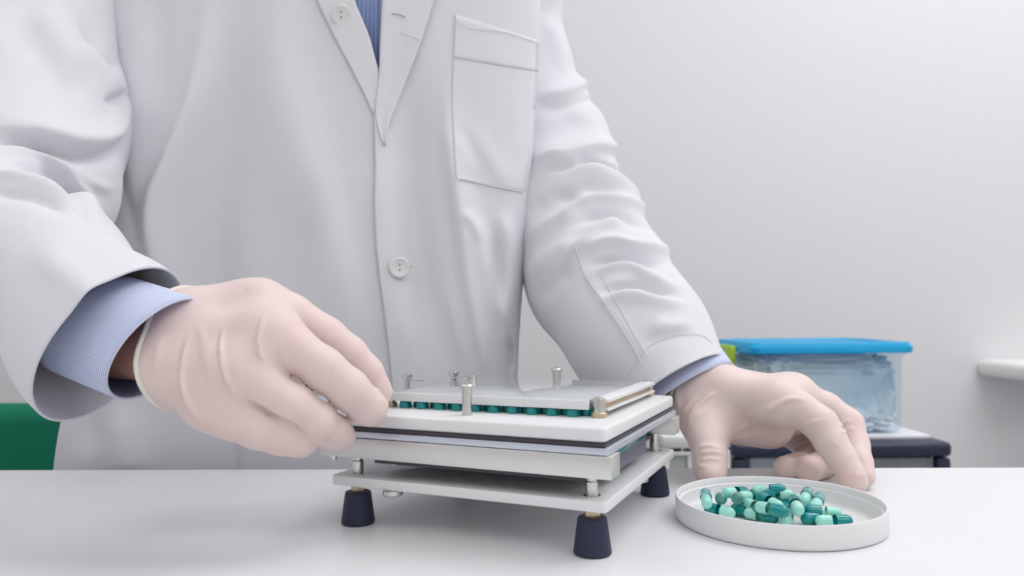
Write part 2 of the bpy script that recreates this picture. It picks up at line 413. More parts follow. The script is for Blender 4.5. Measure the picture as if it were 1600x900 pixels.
# small hardware under the rails and the base plate
for a, b, z0, z1, r in ((.1715, .004, .0385, .0414, .0019), (-loc(616, 722, .0378)[0], loc(616, 722, .0378)[1], .0365, .0392, .0024), (.0085, .040, .0385, .0416, .0020)):
    lathe('screw_end', [(0, z0), (r, z0), (r, z1-.0008), (r*1.9, z1-.0006), (r*1.9, z1), (0, z1)], M_steel, dev, 18, dl(a, b, 0))
lathe('levelling_knob', [(0, .0208), (.0052, .0208), (.0058, .0214), (.0058, .0236), (.0052, .0243), (0, .0243)], M_steel, dev, 30, loc(614, 769, .0225))
lathe('levelling_knob', [(0, .0208), (.0042, .0208), (.0048, .0214), (.0048, .0236), (.0042, .0243), (0, .0243)], M_steel, dev, 30, loc(1001, 748, .0225))
# clamping cover: frosted plate, side bars in two layers
cv = bx('cover_plate', .0215, .150, .0325, .1560, .0728, .0765, M_cover, .0004)
tag(cv, 'glossy pale frosted cover plate')
bx('cover_rim', .0195, .1515, .0318, .0334, .0716, .0768, M_acryl, .0003, parent=cv)
for a0 in (.0105,):
    bx('side_bar', a0, a0+.0095, .0405, .1500, .0750, .0772, M_acryl, .0004)
    bx('side_bar', a0, a0+.0090, .0405, .1500, .0702, .0718, M_acryl, .0004)
    tag(bx('spacer_strip', a0+.0025, a0+.0085, .0415, .1490, .0718, .0750, M_brass, .0003), 'copper coloured strip')

# capsules standing in the filling plate
def capsule(name, seg_mats, L, r, label, group, cap_len=.46):
    o = empty(name, (0, 0, 0), label, 'capsule', group)
    def hemi(sign, x0, x1, rr, n=9):
        pr = [(0, sign*x1)]+[(rr*math.sin(math.pi/2*k/n), sign*(x1-rr+rr*math.cos(math.pi/2*k/n))) for k in range(1, n+1)]
        return pr+[(rr, sign*x0)]
    rot = Matrix.Rotation(math.pi/2, 3, 'Y')
    xs = L/2-L*cap_len
    bm = bmesh.new(); add_lathe(bm, hemi(1, xs, L/2, r)+[(r*.93, xs)], 22); bmesh.ops.rotate(bm, cent=(0,0,0), matrix=rot, verts=bm.verts); bm_obj('cap', bm, seg_mats[0], o)
    bm = bmesh.new(); add_lathe(bm, hemi(-1, xs+.001, L/2, r*.94), 22); bmesh.ops.rotate(bm, cent=(0,0,0), matrix=rot, verts=bm.verts); bm_obj('body', bm, seg_mats[1], o)
    return o
def dup(root):
    r = root.copy(); COL.objects.link(r)
    for ch in root.children:
        c = ch.copy(); COL.objects.link(c); c.parent = r
    return r
def stub(label):      # capsule upright in its hole: cap sticks out of the plate
    o = empty('capsule', (0, 0, 0), label, 'capsule', 'capsules standing in the filling plate')
    r = .0037
    pr = [(0, 0.0)]+[(r*math.sin(math.pi/2*k/8), .0028-.0028*math.cos(math.pi/2*k/8)) for k in range(1, 9)]
    top_ = [(r, .0100), (r*.95, .0108), (r*.8, .0116), (r*.5, .0121), (0, .0123)]
    bm = bmesh.new(); add_lathe(bm, pr+top_[:0]+[(r, .0060), (r*1.02, .0061)]+[(r*1.02, .0095), (r*.95, .0108), (r*.7, .0117), (0, .0120)], 22); bm_obj('cap', bm, M_teal, o)
    return o
proto = None
zc0 = .0672-.0072
NUM = ['first', 'second', 'third', 'fourth', 'fifth', 'sixth', 'seventh', 'eighth', 'ninth', 'tenth', 'eleventh']
for j, b in enumerate((.0360, .0425)):
    for k in range(10):
        a = .0303+k*.01232+(-.0062 if j % 2 else 0)
        if proto is None: proto = stub(''); o = proto
        else: o = dup(proto)
        o['label'] = (NUM[k]+' teal capsule end from the right in the front row under the cover edge') if j == 0 else 'teal capsule end in the second row, glimpsed between those of the front row'
        o.name = 'capsule'
        P = cams+Rz@Vector((-a, b, zc0)); o.location = P; o.rotation_euler = (0, 0, random.random()*6)

# ------------------------------------------------------------------ jar lid with loose capsules
LX, LY = .1586, .4534
lid = empty('jar_lid', (LX, LY, TZ), 'shallow round white plastic lid holding loose capsules, right of the machine', 'lid')
lathe('dish', [(0, 0), (.0585, 0), (.0597, .0006), (.0600, .0018), (.0600, .0131), (.0597, .0137), (.0588, .0137), (.0584, .0132), (.0583, .0098), (.0570, .0094), (.0567, .0060), (.0562, .0030), (.0550, .0016), (0, .0016)], M_lid, lid, 128, angle=math.radians(50))
FLz = .0016
L_, R_ = .0212, .0037
pc = capsule('capsule', (M_teal, M_mint), L_, R_, '', '')
pcl = capsule('capsule', (M_tealcl, M_mint), L_, R_, '', '')
# teal end px, mint end px, layer, clear cap?, label
CAPS = [
 ((1101,771),(1106,792),1,1,'upright-looking capsule with clear teal cap at the far left of the pile'),
 ((1094,791),(1156,805),0,0,'capsule along the left near rim, dark teal end leftmost'),
 ((1128,792),(1124,768),1,1,'mint capsule with teal end facing the camera, second from left'),
 ((1153,792),(1150,768),1.3,1,'mint capsule with teal end facing the camera, left of the centre'),
 ((1170,768),(1128,775),1,0,'capsule at the left back of the pile, teal end pointing right'),
 ((1139,794),(1198,804),0,0,'capsule with a light streak at the near rim, mint end right'),
 ((1184,774),(1160,780),1,0,'solid teal end leaning on the pile behind the centre left'),
 ((1165,783),(1215,776),0,0,'capsule half buried at the back centre, teal end left'),
 ((1230,769),(1172,767),1.7,0,'rearmost capsule on top of the pile, teal end pointing right'),
 ((1183,774),(1243,776),1.2,0,'capsule across the back of the pile, teal end left, just before the rearmost one'),
 ((1217,781),(1255,782),.6,0,'short-looking capsule at the back right of centre, teal end left'),
 ((1186,780),(1221,793),1.6,0,'mint capsule lying diagonally on top at the centre'),
 ((1196,800),(1170,790),.7,0,'mint capsule end left of the diagonal teal one'),
 ((1228,803),(1184,793),1.3,0,'capsule at the near centre with a broad teal end pointing to the camera and right'),
 ((1238,783),(1250,800),1.6,0,'large mint capsule on top, right of the centre'),
 ((1266,768),(1252,788),1.2,1,'capsule with clear teal cap raised behind, upper right'),
 ((1284,778),(1270,796),.8,1,'capsule with clear teal cap raised behind, far upper right'),
 ((1253,801),(1318,803),.5,0,'capsule at the right, glossy teal end left, mint end far right'),
 ((1219,811),(1160,800),.0,0,'capsule at the near rim centre, teal end right'),
 ((1232,800),(1226,818),.0,1,'capsule end with clear teal cap at the near rim, centre'),
 ((1247,812),(1306,806),.0,0,'capsule at the near right rim, teal end left'),
 ((1334,814),(1272,814),.0,0,'capsule nearest the right rim, teal end pointing right'),
 ((1210,790),(1270,795),0,0,'capsule at the bottom of the pile, right of the centre'),
 ((1150,785),(1200,790),0,0,'capsule at the bottom of the pile, left of the centre'),
]
for (tx, ty), (mx_, my), lay, cl, lab in CAPS:
    z = FLz+R_+lay*R_*1.25
    P = on_z(tx, ty, z); Q = on_z(mx_, my, z); c = (P+Q)/2; d = (P-Q); d.z = 0
    end_on = d.length > .03 or (abs(tx-mx_) < 22)
    d.normalize()
    c = c+Vector((0, 0, 0)); v = Vector((c.x-LX, c.y-LY, 0)); lim = .0535
    for s in (1, -1):
        e = v+d*s*(L_/2)
        if e.length > lim: v -= e.normalized()*(e.length-lim)
    c = Vector((LX+v.x, LY+v.y, TZ+z))
    tilt = .18*math.sin(lay*5) if lay > .4 else 0
    if cl and lay > .4: tilt = .25
    d = (d+Vector((0, 0, tilt*.6))).normalized()
    if lay > .4: c.z += .0008
    o = dup(pcl if cl else pc); o.name = 'capsule'
    o.rotation_euler = d.to_track_quat('X', 'Z').to_euler(); o.location = c
    o['label'] = lab; o['group'] = 'loose capsules in the lid'
for p_ in (pc, pcl):
    for ch in list(p_.children): bpy.data.objects.remove(ch)
    bpy.data.objects.remove(p_)

# ------------------------------------------------------------------ background, left: chair
ch = empty('office_chair', (-.80, 1.12, 0), 'green upholstered chair behind the worktop at the left', 'chair')
bm = bmesh.new(); add_box(bm, (0, .0, .60), (.46, .06, .34), bevel=.028, seg=5)
for v in bm.verts:
    v.co.y += (v.co.x/.23)**2*-.025
    if v.co.z > .6: v.co.z -= abs(v.co.x/.23)**3*.03
bm_obj('backrest', bm, M_green, ch)
bm = bmesh.new(); add_box(bm, (0, .0-.26, .44), (.46, .44, .07), bevel=.028, seg=5); bm_obj('seat', bm, M_green, ch)
bm = bmesh.new(); add_box(bm, (0, .035, .50), (.06, .02, .30), bevel=.005); add_box(bm, (0, -.1, .385), (.06, .30, .02), bevel=.005); bm_obj('back_bracket', bm, M_black, ch)
lathe('gas_column', [(0, .06), (.03, .06), (.03, .22), (.018, .22), (.018, .40), (0, .40)], M_black, ch, 20, (0, -.22, 0))
for k in range(5):
    a = 2*math.pi*k/5+.3; e = Vector((.27*math.cos(a), -.22+.27*math.sin(a), .065))
    l = tube('leg', [(0, -.22, .09), e], [.022, .014], M_black, ch, 10)
    lathe('caster', [(0, -.012), (.024, -.012), (.026, -.006), (.026, .006), (.024, .012), (0, .012)], M_black, l, 18, (e.x, e.y, .0265), rot=Matrix.Rotation(math.pi/2, 3, (math.sin(a), -math.cos(a), 0)))

# ------------------------------------------------------------------ background, right: drawer towers, tub, shelf
def wpt(px, py, Y): p = at(px, py, Y); return p
# dark drawer tower
TY0 = 1.26; p0 = wpt(1146, 700, TY0); p1 = wpt(1490, 700, TY0); ztop = wpt(1400, 692, TY0).z
tw, td = p1.x-p0.x, .30; cxm = (p0.x+p1.x)/2
dt = empty('drawer_tower', (cxm, TY0+td/2, 0), 'dark plastic drawer tower with clear drawer fronts behind the worktop at the right', 'drawers')
bm = bmesh.new(); add_box(bm, (0, 0, ztop-.0125), (tw, td, .025), bevel=.009, seg=4); bm_obj('top_panel', bm, M_navy, dt)
for sx in (-1, 1):
    for sy in (-1, 1):
        bm = bmesh.new(); add_box(bm, (sx*(tw/2-.014), sy*(td/2-.014), (ztop-.026)/2), (.024, .024, ztop-.026), bevel=.006); bm_obj('upright', bm, M_navy, dt)
nz = 3; hh = (ztop-.030)/nz
for k in range(nz):
    zc = .01+hh*(k+.5)
    bm = bmesh.new(); add_box(bm, (0, -td/2+.012, zc+.004), (tw-.058, .006, hh-.022), bevel=.002); add_box(bm, (0, td/2-.012, zc+.004), (tw-.058, .004, hh-.022)); add_box(bm, (0, 0, zc-hh/2+.016), (tw-.058, td-.026, .004))
    for sx in (-1, 1): add_box(bm, (sx*(tw/2-.031), 0, zc+.004), (.004, td-.026, hh-.022))
    d = bm_obj('drawer', bm, M_draw, dt, False)
    bm = bmesh.new(); add_box(bm, (0, -td/2+.004, zc+hh/2-.035), (.12, .014, .012), bevel=.003); bm_obj('handle', bm, M_navy, d)
    bm = bmesh.new(); add_box(bm, (0, 0, zc-hh/2+.010), (tw-.05, td-.02, .005)); bm_obj('shelf_rail', bm, M_navy, dt, False)
b_ = bmesh.new(); q0 = wpt(1395, 720, TY0+.05); q1 = wpt(1462, 720, TY0+.05)
add_box(b_, ((q0.x+q1.x)/2, TY0+.085, .01+hh*3-.014-.07), (q1.x-q0.x, .12, .14), bevel=.003)
tag(bm_obj('carton', b_, M_cream), 'cream carton inside the top drawer of the dark drawer tower', 'box')
# white sheet on the tower
q0 = wpt(1150, 690, TY0+.05); q1 = wpt(1462, 690, TY0+.05)
bm = bmesh.new(); add_box(bm, ((q0.x+q1.x)/2-.0, TY0+.155, ztop+.003), (q1.x-q0.x-.03, .24, .006), bevel=.001); tag(bm_obj('paper_stack', bm, M_paper), 'white sheets lying on the dark drawer tower under the tub', 'paper')
# tub
UY = TY0+.05; zb = ztop+.0065
l0 = wpt(1186, 665, UY); l1 = wpt(1414, 665, UY); t0 = wpt(1180, 540, UY); t1 = wpt(1418, 540, UY)
bw = l1.x-l0.x; tw2 = t1.x-t0.x; H = wpt(1300, 546, UY).z-zb; dp = .205
tub = empty('storage_tub', ((l0.x+l1.x)/2, UY+dp/2, zb), 'clear plastic storage tub with a bright blue lid on the drawer tower', 'box', rz=-.0)
bm = bmesh.new()
def rr(w_, d_, z, c=.02, n=5):
    pts = []
    for sx, sy, a in ((1, -1, -90), (1, 1, 0), (-1, 1, 90), (-1, -1, 180)):
        for k in range(n): an = math.radians(a+90*k/(n-1)); pts.append((sx*(w_/2-c)+c*math.cos(an), sy*(d_/2-c)+c*math.sin(an), z))
    return pts
rings = [[bm.verts.new(p) for p in rr(a, b, z)] for a, b, z in ((bw-.01, dp-.012, .0015), (bw, dp, .006), (tw2-.002, dp+.006, H-.012), (tw2+.008, dp+.016, H-.010), (tw2+.008, dp+.016, H))]
bm.faces.new(rings[0][::-1])
for a, b in zip(rings, rings[1:]):
    for k in range(len(a)): bm.faces.new((a[k], a[(k+1) % len(a)], b[(k+1) % len(a)], b[k]))
o = bm_obj('tub_body', bm, M_tub, tub)
bm = bmesh.new(); 
rings = [[bm.verts.new(p) for p in rr(a, b, z, .022)] for a, b, z in ((tw2+.012, dp+.02, H-.006), (tw2+.022, dp+.03, H-.006), (tw2+.024, dp+.032, H+.004), (tw2+.014, dp+.022, H+.012), (tw2-.02, dp-.012, H+.013), (tw2-.026, dp-.018, H+.009))]
bm.faces.new(rings[0][::-1]); bm.faces.new(rings[-1])
for a, b in zip(rings, rings[1:]):
    for k in range(len(a)): bm.faces.new((a[k], a[(k+1) % len(a)], b[(k+1) % len(a)], b[k]))
tag(bm_obj('tub_lid', bm, M_bluelid, tub), 'bright blue lid')
# latches on both short sides
for s in (-1,):
    bm = bmesh.new()
    add_box(bm, (s*(tw2/2+.019), 0, H-.012), (.010, .09, .034), bevel=.004); add_box(bm, (s*(tw2/2+.021), 0, H-.034), (.008, .05, .016), bevel=.003)
    tag(bm_obj('latch', bm, M_lime, tub), 'lime green latch')
# crumpled bag inside the tub
bm = bmesh.new(); bmesh.ops.create_icosphere(bm, subdivisions=5, radius=1)
from mathutils import noise as mn
for v in bm.verts:
    d = v.co.normalized(); q = Vector((math.copysign(abs(d.x)**.25, d.x), math.copysign(abs(d.y)**.25, d.y), math.copysign(abs(d.z)**.3, d.z)))
    w1 = abs(mn.noise(Vector((d.x*2.2+d.z*1.6, d.y*3, d.z*4.5-d.x*2)))); w2 = abs(mn.noise(Vector((d.x*5+d.z*5, d.y*7, d.z*10-d.x*5)))); w3 = abs(mn.noise(Vector((d.x*11+d.z*9, d.y*15, d.z*18-d.x*12))))
    n_ = 1-.20*w1-.26*w2-.12*w3
    n_ *= 1.14; lim = lambda a, m: max(-m, min(m, a))
    v.co = Vector((lim(q.x*(bw/2-.008)*n_, bw/2-.008), lim(q.y*(dp/2-.008)*n_, dp/2-.008), lim(q.z*(H*.44)*n_, H*.46)+H*.48))
for v in bm.verts: v.co += Vector(tub.location)
tag(bm_obj('plastic_bag', bm, M_bag), 'crumpled blue-grey plastic bag inside the blue-lidded tub', 'bag')
# pale drawer unit between
WY = 1.22; p0 = wpt(1036, 700, WY); p1 = wpt(1142, 700, WY); zt = wpt(1090, 682, WY).z
wt = empty('drawer_unit', ((p0.x+p1.x)/2, WY+.15, 0), 'white plastic drawer unit beside the dark drawer tower, seen behind the hand', 'drawers')
W_ = p1.x-p0.x
bm = bmesh.new(); add_box(bm, (0, 0, zt-.010), (W_, .30, .020), bevel=.004); bm_obj('top_panel', bm, M_wplas, wt)
for sx in (-1, 1):
    bm = bmesh.new(); add_box(bm, (sx*(W_/2-.006), 0, (zt-.022)/2), (.010, .30, zt-.022), bevel=.002); bm_obj('side_panel', bm, M_wplas, wt)
bm = bmesh.new(); add_box(bm, (0, .146, zt/2), (W_-.03, .006, zt-.04)); bm_obj('back_panel', bm, M_wplas, wt, False)
k = 0; z = zt-.022
while z > .1:
    hgt = .062
    bm = bmesh.new(); add_box(bm, (0, -.140, z-hgt/2), (W_-.024, .008, hgt-.010), bevel=.002); d = bm_obj('drawer', bm, M_gplas, wt)
    bm = bmesh.new(); add_box(bm, (0, -.1465, z-.006), (W_-.026, .008, .006), bevel=.001); add_box(bm, (-.012, -.1465, z-hgt/2), (.006, .006, hgt-.012), bevel=.001); add_box(bm, (0, -.1465, z-hgt+.010), (W_-.026, .008, .006), bevel=.001); bm_obj('drawer_frame', bm, M_wplas, d)
    z -= hgt
# white shelf on the wall at the right edge
q = wpt(1562, 578, 1.76)
sh = empty('wall_shelf', (q.x+.45, 1.75, 0), 'white shelf with a rounded edge on the wall at the right edge of the picture', 'shelf')
bm = bmesh.new(); add_box(bm, (0, -.0, q.z), (.90, .20, .040), bevel=.015, seg=5); bm_obj('shelf_board', bm, M_metal_w, sh)
for x in (-.2, .25):
    bm = bmesh.new(); add_box(bm, (x, .09, q.z-.09), (.03, .02, .14)); add_box(bm, (x, .0, q.z-.028), (.03, .17, .018)); bm_obj('bracket', bm, M_metal_w, sh, False)

# ================================================================== the person
PX, PY = -.235, .80
person = empty('person', (PX, PY, 0), 'person in a white lab coat and pale latex gloves standing behind the worktop', 'person')
def J(px, py, Y, rp): return (np.array(at(px, py, Y)), rp*Y/F)
def T(px, py, rp):     # fingertip resting on the worktop
    Y = HC*F/(py-487+rp); return (np.array(at(px, py, Y)), rp*Y/F)
def keep(o):           # world-space mesh under the person
    o.parent = person; o.matrix_parent_inverse = Matrix.Translation(-person.location); return o
def sub(o, parent):
    o.parent = parent; return o

# ---- coat torso: stacked outlines, then folds
rows_ = [  # z over worktop, px left, px right (at depth .76), front depth
 (-.34, 60, 800, .655), (-.20, 72, 800, .650), (-.05, 108, 794, .645), (.0, 116, 798, .642), (.05, 130, 806, .64), (.12, 140, 812, .64), (.20, 140, 824, .645), (.28, 148, 834, .65), (.36, 155, 842, .655), (.44, 160, 850, .662), (.50, 158, 856, .668), (.56, 152, 866, .68), (.62, 150, 868, .70), (.66, 172, 846, .715), (.69, 225, 795, .73), (.715, 300, 720, .75), (.73, 370, 650, .76)]
R0 = np.array([r[0] for r in rows_]); zz = np.concatenate([np.arange(-.34, .60, .0026), np.linspace(.60, .73, 40)])
SD = .715
Xof = lambda px: (px-800)/F*SD
def sm(a, k=9):
    p = np.pad(a, k, mode='edge'); return np.convolve(p, np.ones(2*k+1)/(2*k+1), 'valid')
def torso(off, zz):
    xl = sm(np.interp(zz, R0, [Xof(r[1]) for r in rows_])); xr = sm(np.interp(zz, R0, [Xof(r[2]) for r in rows_])); yf = sm(np.interp(zz, R0, [r[3] for r in rows_]))
    yb = sm(np.interp(zz, [-.34, 0, .3, .5, .62, .69, .73], [.92, .90, .92, .94, .92, .88, .84])); ym = (yf*.78+yb*.22)
    tf = np.linspace(math.pi, 2*math.pi, 260, endpoint=False); tb = np.linspace(0, math.pi, 70, endpoint=False); t_ = np.concatenate([tf, tb])
    e = 2/2.7; c, s = np.cos(t_), np.sin(t_); cc = np.sign(c)*np.abs(c)**e; ss = np.sign(s)*np.abs(s)**e
    cx, hw = (xl+xr)/2, (xr-xl)/2-off
    X = cx[:, None]+hw[:, None]*cc[None]
    Y = ym[:, None]+np.where(ss[None] < 0, (ym-yf-off)[:, None]*ss[None], (yb-ym-off)[:, None]*ss[None])
    Z = np.repeat(zz[:, None], len(t_), 1)+TZ
    V = np.stack([X, Y, Z], -1).reshape(-1, 3); n, m = len(zz), len(t_)
    I = np.arange(n*m).reshape(n, m); a = I[:-1]; b = I[1:]
    Q = np.stack([a, np.roll(a, -1, 1), np.roll(b, -1, 1), b], -1).reshape(-1, 4)
    return V, Q
V, Q = torso(0, zz); N = normals(V, Q)
if (N[:, 1]*(V[:, 1]-.78)).sum() < 0: Q = Q[:, ::-1]; N = -N
TF = [  # broad shapes first, then creases
 ([(330,-120),(318,60),(300,160),(268,250),(246,310),(240,370),(250,450),(262,560)], .0110, 26, 15),
 ([(372,-100),(372,60),(350,180),(330,300),(330,420),(345,560),(350,700)], -.0090, 45, 60),
 ([(430,-120),(430,60),(455,180),(490,290),(525,400),(548,520),(560,700)], .0070, 40, 60),
 ([(500,260),(470,380),(440,480),(430,600)], -.0035, 30, 40),
 ([(205,-60),(215,80),(210,200),(215,300),(230,380)], .0040, 30, 25),
 ([(186,250),(205,340),(218,400),(228,440)], -.0030, 10, 8),
 ([(648,60),(640,180),(640,300),(655,420),(672,520),(690,640)], -.0075, 30, 26),
 ([(706,90),(700,190),(708,260),(722,350),(734,440),(752,530),(768,600),(775,700)], .0075, 22, 14),
 ([(700,420),(712,500),(735,580),(748,680)], .0030, 20, 14),
 ([(745,320),(758,400),(775,470),(795,520)], .0050, 13, 16),
 ([(765,330),(775,400),(778,480),(782,590)], -.0040, 10, 10),
 ([(722,330),(742,350),(756,385)], .0030, 9, 9),
 ([(775,330),(795,360),(800,430),(790,500),(785,560)], .0050, 12, 16),
 ([(725,170),(750,225),(785,275),(815,300)], .0016, 18, 14), ([(708,205),(728,245),(750,285)], .0012, 12, 10),
 ([(592,226),(600,300),(612,420),(640,520),(665,620)], .0030, 30, 40),
 ([(845,-40),(846,60),(842,150),(835,260)], .003, 14, 14),
 ([(110,560),(130,640),(150,720)], -.006, 30, 30), ([(180,620),(190,700),(200,760)], .006, 35, 35),
 ([(380,690),(372,720),(368,760)], -.0022, 5, 7),
 ([(240,-60),(245,60),(240,180)], -.003, 25, 25),
 ([(795,520),(798,560),(796,590)], -.006, 5, 8),
]
V = fold(V, N, [(p, a*1.5, wl, wr) for p, a, wl, wr in TF], direction=(0, -1, 0))
# V opening of the coat
def inpoly(x, y, poly):
    r = np.zeros(len(x), bool); n = len(poly)
    for i in range(n):
        (x0, y0), (x1, y1) = poly[i], poly[(i+1) % n]
        c = ((y0 > y) != (y1 > y)); xx = x0+(y-y0)*(x1-x0)/((y1-y0) if y1 != y0 else 1e-9); r ^= c & (x < xx)
    return r
C4 = V[Q].mean(1); cpx, cpy, _ = proj(C4)
Vpoly = [(480,-380),(500,-200),(530,-60),(546,0),(558,30),(572,70),(586,118),(591,126),(597,118),(604,60),(606,0),(625,-100),(660,-240),(690,-380)]
kill = inpoly(cpx, cpy, Vpoly) & (C4[:, 1] < .80)
kill |= False
coat = keep(np_obj('lab_coat', V, Q[~kill], M_coat))
sol = coat.modifiers.new('thickness', 'SOLIDIFY'); sol.thickness = .0012; sol.offset = -1
tag(coat, 'white cotton lab coat')
bvh = BVHTree.FromPolygons([tuple(v) for v in V], [tuple(int(i) for i in q) for q in Q])
# shirt under it
V2, Q2 = torso(.024, np.linspace(-.02, .735, 150)); N2 = normals(V2, Q2)
if (N2[:, 1]*(V2[:, 1]-.78)).sum() < 0: Q2 = Q2[:, ::-1]
V2 = fold(V2, normals(V2, Q2), [([(580,-80),(588,20),(590,110)], .0025, 5, 5)], direction=(0, -1, 0))
shirt = keep(np_obj('shirt', V2, Q2, M_shirt)); tag(shirt, 'blue striped shirt')
uv = shirt.data.uv_layers.new(name='uv'); vi = np.zeros(len(shirt.data.loops), np.int32); shirt.data.loops.foreach_get('vertex_index', vi)
uvc = np.stack([V2[vi, 0], V2[vi, 2]], 1).astype(np.float32); uv.data.foreach_set('uv', uvc.ravel())

# ---- strips of cloth laid on the coat front
def hit(px, py, off=0., tree=None):
    d = ray(px, py).normalized(); r = (tree or bvh).ray_cast(CAM, d)
    if r[0] is None: return None
    return r[0]-d*off
def patch(name, Lc, Rc, m, parent, off=(.003, .003), th=.0010, nu=14, nv=60, prof=None, uvs=None):
    A_ = smooth_poly(Lc, 10); B_ = smooth_poly(Rc, 10)
    def res(S, n):
        s = np.concatenate([[0], np.cumsum(np.linalg.norm(np.diff(S, axis=0), axis=1))]); s /= s[-1]; k = np.linspace(0, 1, n)
        return np.stack([np.interp(k, s, S[:, i]) for i in (0, 1)], 1)
    A_, B_ = res(A_, nv), res(B_, nv); bm = bmesh.new(); G = []
    last = None
    for j in range(nv):
        row = []
        for i in range(nu):
            u = i/(nu-1); p = A_[j]*(1-u)+B_[j]*u
            o_ = off[0]*(1-u)+off[1]*u+(prof(u, j/(nv-1)) if prof else 0)
            h = hit(p[0], p[1], o_)
            if h is None: h = at(p[0], p[1], last) if last else at(p[0], p[1], .66)
            last = h.y; row.append(bm.verts.new(h))
        G.append(row)
    for j in range(nv-1):
        for i in range(nu-1): bm.faces.new((G[j][i], G[j+1][i], G[j+1][i+1], G[j][i+1]))
    me = bpy.data.meshes.new(name); bm.to_mesh(me); bm.free()
    o = mesh_obj(name, me, m, parent)
    # faces look towards the camera
    if me.polygons[len(me.polygons)//2].normal.y > 0: me.flip_normals()
    s_ = o.modifiers.new('thickness', 'SOLIDIFY'); s_.thickness = th; s_.offset = -1
    return o
LR = [(640,-330),(612,-180),(600,-60),(597,0),(594,60),(592,115),(586,172),(592,205),(600,226)]
RR = [(770,-330),(730,-180),(700,-60),(678,0),(659,62),(638,117),(618,168),(607,196),(601,228)]
tag(patch('lapel', LR, RR, M_coat2, coat, off=(.0042, .0050), prof=lambda u, v: -.0012*math.exp(-((u-.5)/.3)**2)), 'right-hand lapel turned open')
LL = [(380,-330),(430,-180),(474,-60),(495,0),(524,60),(549,107),(570,148),(583,176)]
RL = [(470,-330),(505,-180),(535,-60),(554,0),(564,25),(577,57),(586,90),(592,115),(589,150),(585,178)]
tag(patch('lapel', LL, RL, M_coat2, coat, off=(.0032, .0030)), 'left-hand lapel with a button')
PL = [(599,215),(592,222),(586,260),(585,320),(588,383),(594,440),(602,500),(609,560),(614,620),(618,740)]
PR = [(612,215),(640,230),(648,260),(648,320),(652,383),(660,440),(670,500),(680,560),(688,620),(692,740)]
patch('placket', [(585,176)]+PL[2:], [(600,190)]+PR[2:], M_coat, coat, off=(.0036, -.0006), nu=18, nv=110, th=.0008)
PKL = [(711,23),(708,90),(706,150),(709,220),(713,281)]
PKR = [(842,63),(841,110),(835,180),(827,240),(819,299)]
pocket = patch('pocket', PKL, PKR, M_coat, coat, off=(.0008, .0008), nu=40, nv=60, th=.0010)
def lerp(a, b, t): return (a[0]+(b[0]-a[0])*t, a[1]+(b[1]-a[1])*t)
patch('pocket_hem', [(711,22),(710,50),(708,90)], [(842,63),(842,85),(841,112)], M_coat2, pocket, off=(.0014, .0014), nu=40, nv=12, th=.0005)
def seam(pts, r=.0004, off=.0005, par=coat, name='seam', m=M_thread, tree=None):
    S = smooth_poly(pts, 6); P = [hit(p[0], p[1], off, tree) for p in S]; P = [p for p in P if p]
    if len(P) > 2: return tube(name, P, r, m, par, 5)
seam([(713,282),(722,279),(760,288),(800,296),(818,300)], .0005, .0014)
seam([(712,30),(722,38),(735,44),(790,50),(838,66)], .0004, .0024)
seam([(852,-60),(856,0),(852,50)], .0006, .0006)
seam([(625,48),(640,54),(658,63)], .0005, .0056)
def button(px, py, off, tilt=0, r=.0093):
    c = hit(px, py, off); d = (CAM-c).normalized(); n = (d+CR*tilt).normalized()
    bm = bmesh.new(); add_lathe(bm, [(0, 0), (r*.95, 0), (r, .0008), (r*.98, .0018), (r*.86, .0023), (r*.74, .0021), (r*.60, .0014), (0, .0013)], 36)
    q = n.to_track_quat('Z', 'Y').to_matrix(); bmesh.ops.rotate(bm, cent=(0,0,0), matrix=q, verts=bm.verts); bmesh.ops.translate(bm, vec=c, verts=bm.verts)
    b = bm_obj('button', bm, M_button, coat, angle=math.radians(60))
    bm = bmesh.new()
    for s in (-1, 1):
        add_lathe(bm, [(0, .0015), (.0008, .0015), (.0006, .0017), (0, .0017)], 10, (0, s*.0022, 0))
    bmesh.ops.rotate(bm, cent=(0,0,0), matrix=q, verts=bm.verts); bmesh.ops.translate(bm, vec=c, verts=bm.verts)
    b2 = bm_obj('thread_hole', bm, M_hole, coat)
    return b
button(533, 23, .0048); button(624, 418, .0046, .25)
for pts, off in (([(612,22),(622,23),(633,27)], .0062), ([(638,416),(643,417)], .004)):
    seam(pts+[] if len(pts) > 2 else [pts[0], lerp(pts[0], pts[1], .5), pts[1]], .00045, off, coat, 'buttonhole', M_hole)

# ---- sleeves
def sleeve(js, lo_px, h, k, folds, cutp, cutn, extra=None, blend=None):
    P = np.array([j[0] for j in js]); r = np.array([j[1] for j in js])
    lo = (P-r[:, None]).min(0)-.012; hi = (P+r[:, None]).max(0)+.012
    G = grid(lo, hi, h); D = None
    for a, b in zip(js, js[1:]):
        if a is None: continue
        d = rcone(G, a[0], b[0], a[1], b[1]); D = d if D is None else smin(D, d, k)
    if extra:
        for a, b in extra:
            D = smin(D, rcone(G, a[0], b[0], a[1], b[1]), blend)
    V, Q = surface_nets(D, lo, h); V = relax(V, Q, 3)
    N = normals(V, Q)
    V = fold(V, N, folds); V = relax(V, Q, 1, .4)
    o = np_obj('sleeve', V, Q, M_coat, coat)
    cut_plane(o, cutp, cutn)
    s = o.modifiers.new('thickness', 'SOLIDIFY'); s.thickness = .0014; s.offset = -1
    return o, BVHTree.FromPolygons([tuple(v) for v in V], [tuple(int(i) for i in q) for q in Q])
